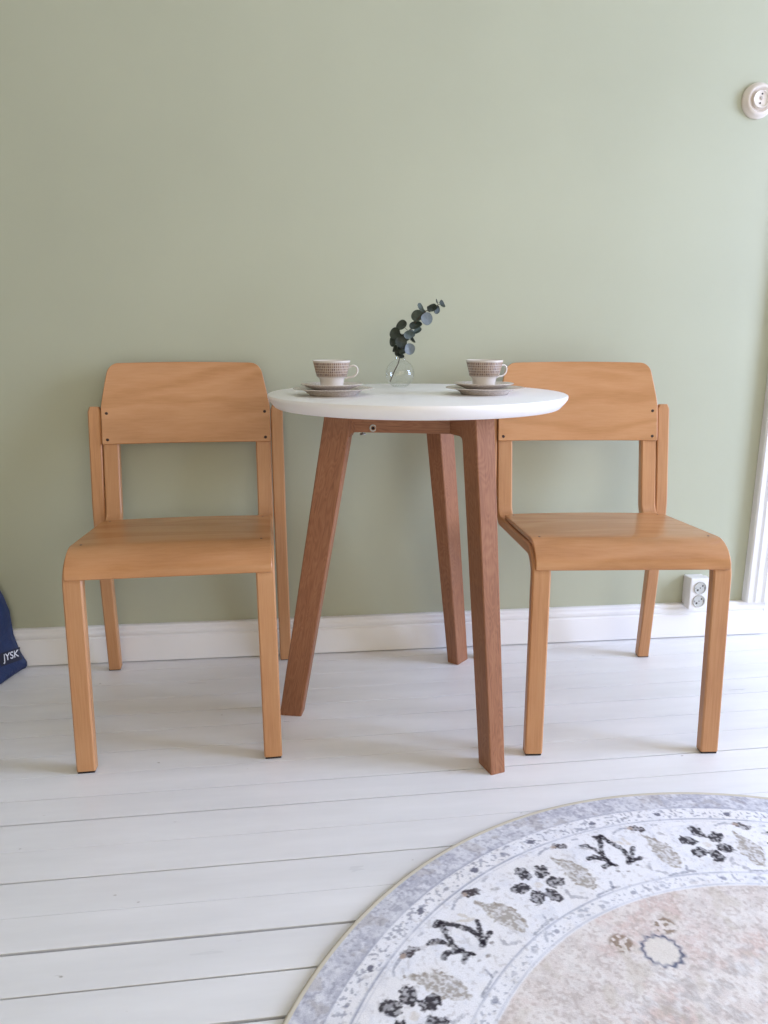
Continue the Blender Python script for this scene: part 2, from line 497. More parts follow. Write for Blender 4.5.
for k in range(3):
    W = frame_axes(k); dr, dt = (.022, .017) if k == 2 else (0, 0)
    tp = (-.0145, .008, -.012)[k]
    mb = MB(); v = []; g = []; n = 10
    for i in range(n+1):
        q = i/n; z = ZT*q; h = .0165+(.0212-.0165)*q
        ri = RF-.0257+dr+(.137+tp-RF+.0257-dr)*q; ro = RF+.0257+dr+(.197+tp-RF-.0257-dr)*q; to = dt*(1-q)
        ch = .0022
        for r, t in ((ri+ch, -h), (ro-ch, -h), (ro, -h+ch), (ro, h-ch), (ro-ch, h), (ri+ch, h), (ri, h-ch), (ri, -h+ch)):
            v.append(W(r, t+to, z)); g.append((r-ri, t, z*1.02))
    f = [(i*8+j, i*8+(j+1) % 8, i*8+8+(j+1) % 8, i*8+8+j) for i in range(n) for j in range(8)]
    f += [tuple(range(8)), tuple(range(n*8, n*8+8))]
    mb.add(v, f, g)
    # rounded inner corner under the rail
    h = .0195; fl = []
    for i in range(7):
        w_ = PI/2*i/6; fl.append((.136+tp+.010*math.sin(w_), ZB-.010*(1-math.cos(w_))))
    sec = fl+[(.165+tp, ZB-.010), (.165+tp, ZB+.02), (.136+tp, ZB+.02)]
    m_ = len(sec)
    v = [W(r, t, z) for t in (-h, h) for r, z in sec]; g = [(r, t, z) for t in (-h, h) for r, z in sec]
    mb.add(v, [(i, (i+1) % m_, m_+(i+1) % m_, m_+i) for i in range(m_)]+[tuple(range(m_)), tuple(range(m_, 2*m_))], g)
    mb.build('leg', oak, table, 30)
    # rail running from the leg past the centre to the next rail
    mb = MB(); ra, rn, rf = .145+tp, -.0762, -.056
    c8 = [(ra, HA), (rn, HA), (rf, -HA), (ra, -HA)]
    mb.hexa([W(r, t, z) for z in (ZB, ZT-.0004) for r, t in c8], [(z, t, r) for z in (ZB, ZT) for r, t in c8])
    rail = mb.build('rail', oak, table, 0, .0012)
    if k == 0:
        bp = W(.083, HA+.0002, .669)
        mb = MB(); mb.lathe([(0, -.002), (.0048, -.002), (.0048, .0012), (.0072, .0012), (.0072, .0004), (.0078, 0), (.0078, -.003)], 24, tuple(bp), 0, 'y')
        bl = mb.build('bolt', steel, rail, 30)
        mb = MB(); mb.lathe([(0, .0016), (.0030, .0016), (.0030, -.001)], 6, tuple(bp), 0, 'y'); mb.build('bolt_socket', hole_m, bl)
        mb = MB(); b2 = W(.108, -.004, ZB); mb.lathe([(0, 0), (.003, 0), (.003, -.004), (.006, -.005), (.006, -.0075), (0, -.008)], 16, tuple(b2)); mb.build('bolt', steel, rail, 30)

# ------------------------------------------------------------------ crockery
def china_material(name, band=False):
    m, nt, b = mat(name, lin(214, 207, 198), .2)
    if band:
        tc = nt.nodes.new('ShaderNodeTexCoord'); sp = nt.nodes.new('ShaderNodeSeparateXYZ')
        nt.links.new(tc.outputs['Object'], sp.inputs[0])
        at2 = nt.nodes.new('ShaderNodeMath'); at2.operation = 'ARCTAN2'
        nt.links.new(sp.outputs[1], at2.inputs[0]); nt.links.new(sp.outputs[0], at2.inputs[1])
        cb = nt.nodes.new('ShaderNodeCombineXYZ')
        m1 = nt.nodes.new('ShaderNodeMath'); m1.operation = 'MULTIPLY'; m1.inputs[1].default_value = .036
        nt.links.new(at2.outputs[0], m1.inputs[0]); nt.links.new(m1.outputs[0], cb.inputs[0]); nt.links.new(sp.outputs[2], cb.inputs[1])
        br = nt.nodes.new('ShaderNodeTexBrick'); br.offset = .0
        nt.links.new(cb.outputs[0], br.inputs['Vector'])
        for k_, v_ in (('Scale', 1.), ('Mortar Size', .0007), ('Mortar Smooth', .3), ('Brick Width', .0042), ('Row Height', .0052), ('Bias', 0.)):
            br.inputs[k_].default_value = v_
        br.inputs['Color1'].default_value = lin(108, 86, 78); br.inputs['Color2'].default_value = lin(150, 126, 104); br.inputs['Mortar'].default_value = lin(182, 168, 156)
        # the band stops above the plain foot and below the rim
        gt = nt.nodes.new('ShaderNodeMath'); gt.operation = 'GREATER_THAN'; gt.inputs[1].default_value = .0242
        lt = nt.nodes.new('ShaderNodeMath'); lt.operation = 'LESS_THAN'; lt.inputs[1].default_value = .0530
        nt.links.new(sp.outputs[2], gt.inputs[0]); nt.links.new(sp.outputs[2], lt.inputs[0])
        an = nt.nodes.new('ShaderNodeMath'); an.operation = 'MULTIPLY'
        nt.links.new(gt.outputs[0], an.inputs[0]); nt.links.new(lt.outputs[0], an.inputs[1])
        nt.links.new(mixc(nt, an.outputs[0], lin(214, 207, 198), br.outputs['Color']), b.inputs['Base Color'])
    return m
china = china_material('bone_china'); china_band = china_material('patterned_china', True)
def dish_material():
    m, nt, b = mat('patterned_dish', lin(205, 196, 186), .22)
    tc = nt.nodes.new('ShaderNodeTexCoord')
    w = nt.nodes.new('ShaderNodeVectorMath'); w.operation = 'LENGTH'
    sp = nt.nodes.new('ShaderNodeVectorMath'); sp.operation = 'MULTIPLY'; sp.inputs[1].default_value = (1, 1, 0)
    nt.links.new(tc.outputs['Object'], sp.inputs[0]); nt.links.new(sp.outputs[0], w.inputs[0])
    n = noise_tex(nt, tc.outputs['Object'], 300, 2)
    r = ramp(nt, [(.4, lin(196, 184, 174)), (.6, lin(214, 205, 196))]); nt.links.new(n.outputs['Fac'], r.inputs[0])
    nt.links.new(r.outputs[0], b.inputs['Base Color'])
    return m
dish_m = dish_material()

def make_plate(loc):
    mb = MB()
    mb.lathe([(0, .0055), (.040, .0056), (.047, .0070), (.055, .0112), (.062, .0130), (.0785, .0143), (.0805, .0146), (.0813, .0139), (.0805, .0130), (.064, .0112), (.057, .0082), (.050, .0032), (.047, 0), (.044, 0), (.043, .0018), (0, .0022)], 72)
    o = mb.build('plate', dish_m, None, 50); o.location = loc; return o
def make_saucer(loc):
    mb = MB()
    mb.lathe([(0, .0058), (.022, .0058), (.0235, .0066), (.028, .0062), (.036, .0080), (.048, .0124), (.0600, .0168), (.0616, .0170), (.0622, .0160), (.0612, .0150), (.048, .0098), (.036, .0050), (.031, .0030), (.030, 0), (.027, 0), (.026, .0016), (0, .0020)], 72)
    o = mb.build('saucer', dish_m, None, 50); o.location = loc; return o
def make_cup(loc, rz):
    root = empty('teacup', loc, rz)
    mb = MB()
    prof = [(0, .0030), (.018, .0030), (.0185, 0), (.0225, 0), (.0238, .0016), (.0236, .0045), (.0240, .0120), (.0256, .0195), (.0282, .0222), (.0312, .0238), (.0340, .035), (.0366, .0455), (.0384, .0528), (.0388, .0536),
            (.0382, .0540), (.0374, .0530), (.0354, .0450), (.0326, .0345), (.0296, .0255), (.0240, .0215), (.0216, .0120), (.020, .0070), (0, .0060)]
    prof = [(r_*.985, z_*1.05) for r_, z_ in prof]
    mb.lathe(prof[:14], 64, (0, 0, 0), 0); mb.lathe(prof[13:], 64, (0, 0, 0), 1); mb.build('bowl', [china_band, china], root, 50)
    mb = MB()
    pts = []
    ctrl = [(.0342, .0415), (.0395, .0452), (.0455, .0458), (.0505, .0425), (.0520, .0365), (.0500, .0300), (.0455, .0255), (.0395, .0232), (.0330, .0225), (.0280, .0205)]
    for i in range(len(ctrl)-1):
        for k in range(4):
            a, b = Vector(ctrl[i]), Vector(ctrl[i+1])
            p0 = Vector(ctrl[max(i-1, 0)]); p3 = Vector(ctrl[min(i+2, len(ctrl)-1)]); t = k/4
            p = .5*((2*a)+(b-p0)*t+(2*p0-5*a+4*b-p3)*t*t+(3*a-p0-3*b+p3)*t**3)
            pts.append((p.x, 0, p.y))
    pts.append((ctrl[-1][0], 0, ctrl[-1][1]))
    mb.tube(pts, .0019, 10); mb.build('handle', china, root, 60)
    return root
CY = -.395
spots = [(.0690, CY, -.12, 'left of the vase, nearer the left chair'), (.3825, CY-.004, .25, 'right of the vase, by the right chair')]
for x, y, rz, where in spots:
    tag(make_plate((x, y, TH)), 'small beige china plate under the saucer on the table, '+where.split(',')[0], 'plate', 'china plates on the table')
    tag(make_saucer((x-.003, y+.001, TH+.0061)), 'beige china saucer resting on a plate, '+where.split(',')[0], 'saucer', 'china saucers on the table')
    tag(make_cup((x-.002, y+.001, TH+.0061+.0066), rz), 'white china teacup with brown checked band, '+where, 'cup', 'teacups on the table')

# ------------------------------------------------------------------ glass vase and eucalyptus sprig
def glass_material():
    m = bpy.data.materials.new('clear_thin_glass'); m.use_nodes = True; nt = m.node_tree; nt.nodes.clear()
    out = nt.nodes.new('ShaderNodeOutputMaterial'); mx = nt.nodes.new('ShaderNodeMixShader')
    tr = nt.nodes.new('ShaderNodeBsdfTransparent'); gl = nt.nodes.new('ShaderNodeBsdfGlossy')
    tr.inputs[0].default_value = (.985, .99, .988, 1); gl.inputs['Roughness'].default_value = .03
    fr = nt.nodes.new('ShaderNodeLayerWeight'); fr.inputs['Blend'].default_value = .5
    pw = nt.nodes.new('ShaderNodeMath'); pw.operation = 'POWER'; pw.inputs[1].default_value = 4.
    ma = nt.nodes.new('ShaderNodeMath'); ma.operation = 'MULTIPLY_ADD'; ma.inputs[1].default_value = .42; ma.inputs[2].default_value = .03
    nt.links.new(fr.outputs['Facing'], pw.inputs[0]); nt.links.new(pw.outputs[0], ma.inputs[0]); nt.links.new(ma.outputs[0], mx.inputs[0]); nt.links.new(tr.outputs[0], mx.inputs[1]); nt.links.new(gl.outputs[0], mx.inputs[2])
    nt.links.new(mx.outputs[0], out.inputs[0]); return m
glass = glass_material()
VX, VY = .2365, -.165
vase = empty('bud_vase', (VX, VY, TH))
tag(vase, 'small round clear glass bud vase on the white table between the teacups', 'vase')
R = .0340; mb = MB()
prof = [(0, 0), (.014, 0), (.0165, .0012)]
for i in range(21):
    a = -1.05+(1.05+1.17)*i/20
    prof.append((R*math.cos(a), .0312+R*math.sin(a)))
prof += [(.0128, .0640), (.0126, .0665), (.0134, .0690), (.0126, .0694), (.0114, .0668), (.0114, .0635)]
for i in range(21):
    a = 1.16-(1.16+1.08)*i/20
    prof.append(((R-.0014)*math.cos(a), .0314+(R-.0014)*math.sin(a)))
prof += [(.012, .0034), (0, .0028)]
mb.lathe(prof, 64); mb.build('globe', glass, vase, 60)

f_ = 750.6365; pit, rol, yaw, D, H = .2302, .0012, -.112, 1.9367, .8546
CAMR = (Matrix.Rotation(yaw, 3, 'Z') @ Matrix.Rotation(PI/2-pit, 3, 'X') @ Matrix.Rotation(rol, 3, 'Z'))
CAML = Vector((0, -D, H))
sprig = empty('eucalyptus_sprig', (VX, VY, TH+.004))
tag(sprig, 'eucalyptus sprig with round grey green leaves leaning right in the glass vase', 'plant')
def leaf_material(name, a, b_):
    m, nt, b = mat(name, a, .55)
    tc = nt.nodes.new('ShaderNodeTexCoord'); n = noise_tex(nt, tc.outputs['Object'], 120, 3)
    r = ramp(nt, [(.3, a), (.7, b_)]); nt.links.new(n.outputs['Fac'], r.inputs[0]); nt.links.new(r.outputs[0], b.inputs['Base Color'])
    return m
leaf_dark = leaf_material('eucalyptus_dark_leaf', lin(30, 38, 30), lin(46, 57, 46))
leaf_mid = leaf_material('eucalyptus_grey_leaf', lin(56, 68, 60), lin(76, 88, 80))
leaf_pale = leaf_material('eucalyptus_pale_leaf', lin(88, 97, 96), lin(108, 115, 115))
stem_m, _, _ = mat('eucalyptus_stem', lin(78, 66, 52), .6)
wp = [Vector(p) for p in [(-0.0232, -0.0, 0.0085), (-0.0152, -0.0, 0.0286), (-0.0047, -0.0, 0.0492), (0.001, -0.0, 0.0698), (0.0053, -0.002, 0.0949), (0.0142, -0.004, 0.113), (0.0266, -0.006, 0.1321), (0.0412, -0.008, 0.1533), (0.0581, -0.01, 0.1689), (0.0741, -0.011, 0.1767), (0.0901, -0.012, 0.1845)]]
mb = MB(); mb.tube(wp, [.0013]*4+[.0012]*3+[.0010, .0009, .0008, .0006], 8); mb.build('stem', stem_m, sprig, 60)
def make_leaf(c, rx, ry, nrm, m):
    c = Vector(c); u = c.x*900
    # nearest stem point = petiole root
    best = min((wp[i].lerp(wp[i+1], k/6) for i in range(len(wp)-1) for k in range(7)), key=lambda p: (p-c).length)
    n = Vector(nrm).normalized(); up = (c-best)
    up = (up-n*up.dot(n)); 
    if up.length < 1e-4: up = Vector((0, 0, 1))
    up.normalize()
    ri = n.cross(up).normalized()
    mb = MB(); vv = []; ff = []; NR, NA = 5, 22
    for side in (0, 1):
        off = -.0003 if side else .0003
        for i in range(NR+1):
            for k in range(NA):
                a = 2*PI*k/NA; q = i/NR
                x = rx*q*math.cos(a); y = ry*q*math.sin(a)*(1+.06*math.cos(2*a))
                z = .0022*q*q-.0012*abs(x)/rx*0+.0012*math.sin(a*2+u)*q
                vv.append(c+ri*x+up*y+n*(z+off))
    S = (NR+1)*NA
    for side in (0, 1):
        o = side*S
        for i in range(NR):
            for k in range(NA):
                ff.append((o+i*NA+k, o+i*NA+(k+1) % NA, o+(i+1)*NA+(k+1) % NA, o+(i+1)*NA+k))
    for k in range(NA):
        ff.append((NR*NA+k, NR*NA+(k+1) % NA, S+NR*NA+(k+1) % NA, S+NR*NA+k))
    mb.add(vv, ff)
    base = c-up*ry*.95
    if (base-best).length > .002: mb.tube([best, (best+base)/2+n*.0006, base], .0005, 6)
    mb.build('leaf', m, sprig, 60)
# centre, half width, half length, facing, shade of the leaf
LV = [
    ((0.0940, -0.012, 0.1845), 0.0072, 0.0100, (0.7, -0.6, 0.3), 0) ,
    ((0.0717, -0.012, 0.1752), 0.0100, 0.0088, (-0.2, -0.9, 0.6), 0) ,
    ((0.0825, -0.009, 0.1722), 0.0080, 0.0086, (0.5, -0.7, -0.2), 0) ,
    ((0.0819, -0.012, 0.19), 0.0016, 0.0053, (0.3, -1, 0.1), 2) ,
    ((0.0458, -0.007, 0.1756), 0.0055, 0.0112, (0.5, -0.9, 0.2), 1) ,
    ((0.0589, -0.014, 0.151), 0.0129, 0.0129, (0.3, -0.95, 0.15), 2) ,
    ((0.0383, -0.004, 0.1579), 0.0116, 0.0121, (-0.35, -0.9, 0.2), 1) ,
    ((0.0341, -0.01, 0.1365), 0.0148, 0.0095, (0.1, -0.8, 0.7), 0) ,
    ((0.0389, -0.01, 0.1242), 0.0125, 0.0066, (0.1, -0.65, 0.75), 1) ,
    ((0.0032, 0.002, 0.1366), 0.0121, 0.0098, (-0.2, -0.9, 0.5), 0) ,
    ((-0.0126, -0.004, 0.119), 0.0116, 0.0108, (-0.3, -0.95, 0.1), 0) ,
    ((0.0177, -0.012, 0.1163), 0.0103, 0.009, (0.2, -0.9, -0.2), 1) ,
    ((-0.0165, -0.004, 0.1005), 0.0132, 0.0077, (-0.2, -0.85, 0.6), 0) ,
    ((0.0296, 0.004, 0.1032), 0.0139, 0.004, (0.1, -0.5, 0.9), 0) ,
    ((0.0202, -0.01, 0.0836), 0.0114, 0.0121, (0.3, -0.95, 0.0), 2) ,
    ((-0.0117, 0.002, 0.0823), 0.01, 0.0045, (-0.3, -0.7, 0.8), 0) ,
    ((0.0007, -0.01, 0.0994), 0.0112, 0.0125, (0, -1, 0.2), 0) ,
    ((0.0018, 0.006, 0.0830), 0.0082, 0.0132, (0.2, -1, 0), 0) ,
    ((0.0025, -0.001, 0.0665), 0.0040, 0.0068, (0.1, -1, 0.1), 0) ,
    ((-0.0045, 0.001, 0.0745), 0.0070, 0.0075, (-0.3, -0.9, 0.2), 0) ,
    ((0.005, -0.004, 0.0760), 0.0082, 0.0055, (0.2, -0.8, 0.5), 1) ,
    ((0.0105, 0.006, 0.1085), 0.0105, 0.0085, (0.1, -0.8, 0.5), 0) ,
    ((-0.004, 0.004, 0.1085), 0.0100, 0.0095, (-0.4, -0.8, 0.3), 0) ,
    ((0.0255, 0.006, 0.1190), 0.0080, 0.0100, (0.5, -0.8, 0.1), 1) ,
    ((0.0505, 0.004, 0.1640), 0.0085, 0.0085, (-0.2, -0.9, 0.5), 1) ,
    ((0.0665, 0.003, 0.1735), 0.0062, 0.0070, (0.5, -0.8, 0.4), 0) ,
    ((0.0075, 0.008, 0.0890), 0.0080, 0.0110, (0.4, -0.9, 0.2), 0) ,
]
for c, rx, ry, n, mi in LV:
    make_leaf(c, rx*1.16, ry*1.16, n, (leaf_dark, leaf_mid, leaf_pale)[mi])

# ------------------------------------------------------------------ wall outlet, antenna socket
plastic = painted('white_plastic', lin(228, 228, 228), .35, 200, .01)
grey_plastic, _, _ = mat('grey_socket_well', lin(186, 187, 182), .4)
OX0, OX1, OZ0, OZ1, OD = 1.0865, 1.1440, .0960, .190, .047
outlet = empty('double_outlet', (OX0, YW, OZ0))
tag(outlet, 'white surface mounted double wall outlet above baseboard behind the right chair leg', 'outlet')
mb = MB(); w = OX1-OX0; hh = OZ1-OZ0; y0 = -OD
mb.box((0, -OD, 0), (w, -YW-.001, hh)); mb.box((.002, -YW-.001, .0085), (w-.002, -.0002, hh-.002)); mb.build('housing', plastic, outlet, 0, .003)
for cz in (.0655, .0265):
    mb = MB(); c = (w*.5, -OD-.0001, cz)
    mb.lathe([(0, -.0075), (.0160, -.0075), (.0168, .0006), (.0182, .0008), (.0182, -.0002)], 36, c, 0, 'y'); s_ = None
    # the wells are proud rings with a set-back face
    sk = MB(); sk.lathe([(0, .0012), (.0150, .0012), (.0160, .0030), (.0178, .0030), (.0184, .0020), (.0184, -.001)], 36, c, 0, 'y')
    s_ = sk.build('socket', grey_plastic, outlet, 30)
    for dx, dz, r_ in ((-.0068, -.006, .0028), (.0068, .006, .0024), (0, 0.0, .0016)):
        hm = MB(); hm.lathe([(0, .0006), (r_, .0006), (r_, -.001)], 14, (c[0]+dx, c[1]-.0010, c[2]+dz), 0, 'y'); hm.build('pin_hole', hole_m, s_)
    for dx in (-1, 1):
        hm = MB(); hm.box((c[0]+dx*.0135-.0012, c[1]-.0026, c[2]-.002), (c[0]+dx*.0135+.0012, c[1]-.0012, c[2]+.002)); hm.build('earth_clip', steel, s_)
# round porcelain socket high on the wall
porcelain, _, _ = mat('ivory_porcelain', lin(222, 213, 203), .25)
sock = empty('round_wall_socket', (1.1625, YW, 1.4305))
tag(sock, 'round ivory porcelain wall socket high on the green wall above the door casing', 'socket')
mb = MB(); mb.lathe([(.0, .010), (.024, .010), (.0248, .012), (.030, .0165), (.034, .0155), (.0365, .013), (.0378, .0095), (.0398, .0080), (.0418, .0055), (.0424, .002), (.0424, 0.0003)], 64, (0, 0, 0), 0, 'y')
mb.build('base', porcelain, sock, 45)
mb = MB(); mb.lathe([(0, .0165), (.0160, .0165), (.0172, .0172), (.0190, .0196), (.0206, .0196), (.0215, .0180), (.0215, .0095)], 48, (0, 0, 0), 0, 'y'); rose = mb.build('rosette', porcelain, sock, 45)
for dx, dz in ((.0018, .0122), (-.0018, -.0090)):
    mb = MB(); mb.lathe([(0, .0171), (.0022, .0171), (.0022, .015)], 14, (dx, 0, dz), 0, 'y'); mb.build('pin_hole', hole_m, rose)
mb = MB(); mb.lathe([(0, .0190), (.003, .0188), (.0042, .0176), (.0042, .016)], 20, (.0005, 0, .0025), 0, 'y'); mb.build('screw', mat('socket_screw', lin(190, 180, 170), .4)[0], rose, 40)

# ------------------------------------------------------------------ blue bag
def bag_material():
    m, nt, b = mat('navy_bag_fabric', lin(22, 48, 100), .5)
    tc = nt.nodes.new('ShaderNodeTexCoord')
    n = noise_tex(nt, tc.outputs['Object'], 700, 2); n2 = noise_tex(nt, tc.outputs['Object'], 14, 4, .6, .6)
    r = ramp(nt, [(.3, lin(12, 33, 74)), (.7, lin(20, 46, 94))]); nt.links.new(n2.outputs['Fac'], r.inputs[0])
    nt.links.new(r.outputs[0], b.inputs['Base Color'])
    bump(nt, b, n2.outputs['Fac'], .6, .012)
    return m
bag_m = bag_material()
bag = empty('shopping_bag', (-.95, -.1, 0))
tag(bag, 'dark blue woven shopping bag with white lettering on floor at left edge', 'bag')
foot = [(-.7350, -.003), (-.7385, -.019), (-.7500, -.060), (-.7640, -.110), (-.785, -.150), (-.83, -.178), (-.92, -.195), (-1.05, -.20), (-1.18, -.19), (-1.22, -.15), (-1.225, -.06), (-1.21, -.006), (-1.1, -.003), (-.95, -.003), (-.80, -.003)]
def closed_spline(P, m):
    out = []; n = len(P)
    for i in range(n):
        p0, p1, p2, p3 = (Vector(P[(i+q) % n]) for q in (-1, 0, 1, 2))
        for k in range(m):
            t = k/m; out.append(.5*((2*p1)+(p2-p0)*t+(2*p0-5*p1+4*p2-p3)*t*t+(3*p1-p0-3*p2+p3)*t**3))
    return out
ring = closed_spline(foot, 5); n = len(ring)
levels = [(0, .004), (.006, .0), (.017, -.001), (.03, .006), (.05, .015), (.075, .021), (.095, .026), (.125, .027), (.16, .029), (.20, .040), (.25, .060), (.30, .100), (.345, .130), (.36, .145)]
mb = MB(); v = []
for z, inset in levels:
    for i, p in enumerate(ring):
        q = (p.x+1.225)/.5
        wv = .0035*math.sin(i*.45+z*38)*math.sin(z*60+i*.2)*(1 if z > .02 else 0)
        front = min(1, max(0, -p.y/.06))
        v.append((p.x-inset*(2*q-1)*(1 if q > .5 else .6)+wv*.4*front+.95, p.y+inset*.75*front+wv*front+.1, z))
f = [(k*n+i, k*n+(i+1) % n, (k+1)*n+(i+1) % n, (k+1)*n+i) for k in range(len(levels)-1) for i in range(n)]
f += [tuple(range(n)), tuple(range((len(levels)-1)*n, len(levels)*n))]
mb.add(v, f); mbody_v, mbody_f = list(mb.v), list(mb.f); body = mb.build('body', bag_m, bag, 70)
# printed wordmark on the corner panel
white_print, _, _ = mat('white_print', lin(225, 228, 235), .5)
navy_patch, _, _ = mat('dark_navy_patch', lin(12, 18, 44), .5)
def wordmark():
    cu = bpy.data.curves.new('wm', 'FONT'); cu.body = 'JYSK'; cu.size = 1; cu.shear = .25; cu.extrude = .0; cu.offset = .012
    t = bpy.data.objects.new('wm', cu); C.objects.link(t)
    dg = bpy.context.evaluated_depsgraph_get(); me = bpy.data.meshes.new_from_object(t.evaluated_get(dg))
    vs = [tuple(q.co) for q in me.vertices]; fs = [tuple(p.vertices) for p in me.polygons]
    bpy.data.objects.remove(t); bpy.data.curves.remove(cu); bpy.data.meshes.remove(me)
    return vs, fs
vs, fs = wordmark()
xs_ = [p[0] for p in vs]; ys_ = [p[1] for p in vs]
w0, w1, h0, h1 = min(xs_), max(xs_), min(ys_), max(ys_)
# panel frame: lower left, along the text, up (all in bag space)
P0 = Vector((-.7620, -.0698, .0416)); P1 = Vector((-.7420, -.0138, .0320))
ex = (P1-P0); Lx = ex.length; ex.normalize()
upv = (Vector((-.22, .02, 1))); upv = (upv-ex*upv.dot(ex)).normalized(); nv = ex.cross(upv).normalized()
BO = Vector((-.95, -.1, 0)); HT = .0235
from mathutils.bvhtree import BVHTree
bvh = BVHTree.FromPolygons([Vector(p) for p in mbody_v], mbody_f)
e = .0045
def on_bag(a, b, o):
    q = P0+ex*a+upv*b+nv*.12-BO
    h_, n_, i_, d_ = bvh.ray_cast(q, -nv)
    return (h_ if h_ else q-nv*.12)+nv*o
GA, GB = 16, 5
mb = MB(); vv = []; ff = []
for o in (.0010, -.002):
    for i in range(GA+1):
        for j in range(GB+1): vv.append(on_bag(-.010+(Lx+.010+e)*i/GA, -e+(HT+2*e)*j/GB, o))
S_ = (GA+1)*(GB+1)
for i in range(GA):
    for j in range(GB):
        a_ = i*(GB+1)+j; q_ = (a_, a_+1, a_+GB+2, a_+GB+1)
        ff.append(q_); ff.append(tuple(S_+t for t in q_[::-1]))
mb.add(vv, ff); mb.build('logo_patch', navy_patch, bag, 60)
vv = [on_bag((p[0]-w0)/(w1-w0)*Lx, (p[1]-h0)/(h1-h0)*HT, .0022) for p in vs]
mb = MB(); mb.add(vv, fs); mb.build('lettering', white_print, bag)
# two webbing handles flopped over the top
for y in (-.03, -.10):
    mb = MB()
    pts_ = [Vector((-1.12+.26*q+.95, y+.1-.01*math.sin(q*PI), .345+.05*math.sin(q*PI))) for q in [i/12 for i in range(13)]]
    mb.tube(pts_, .008, 8); mb.build('handle', bag_m, bag, 60)

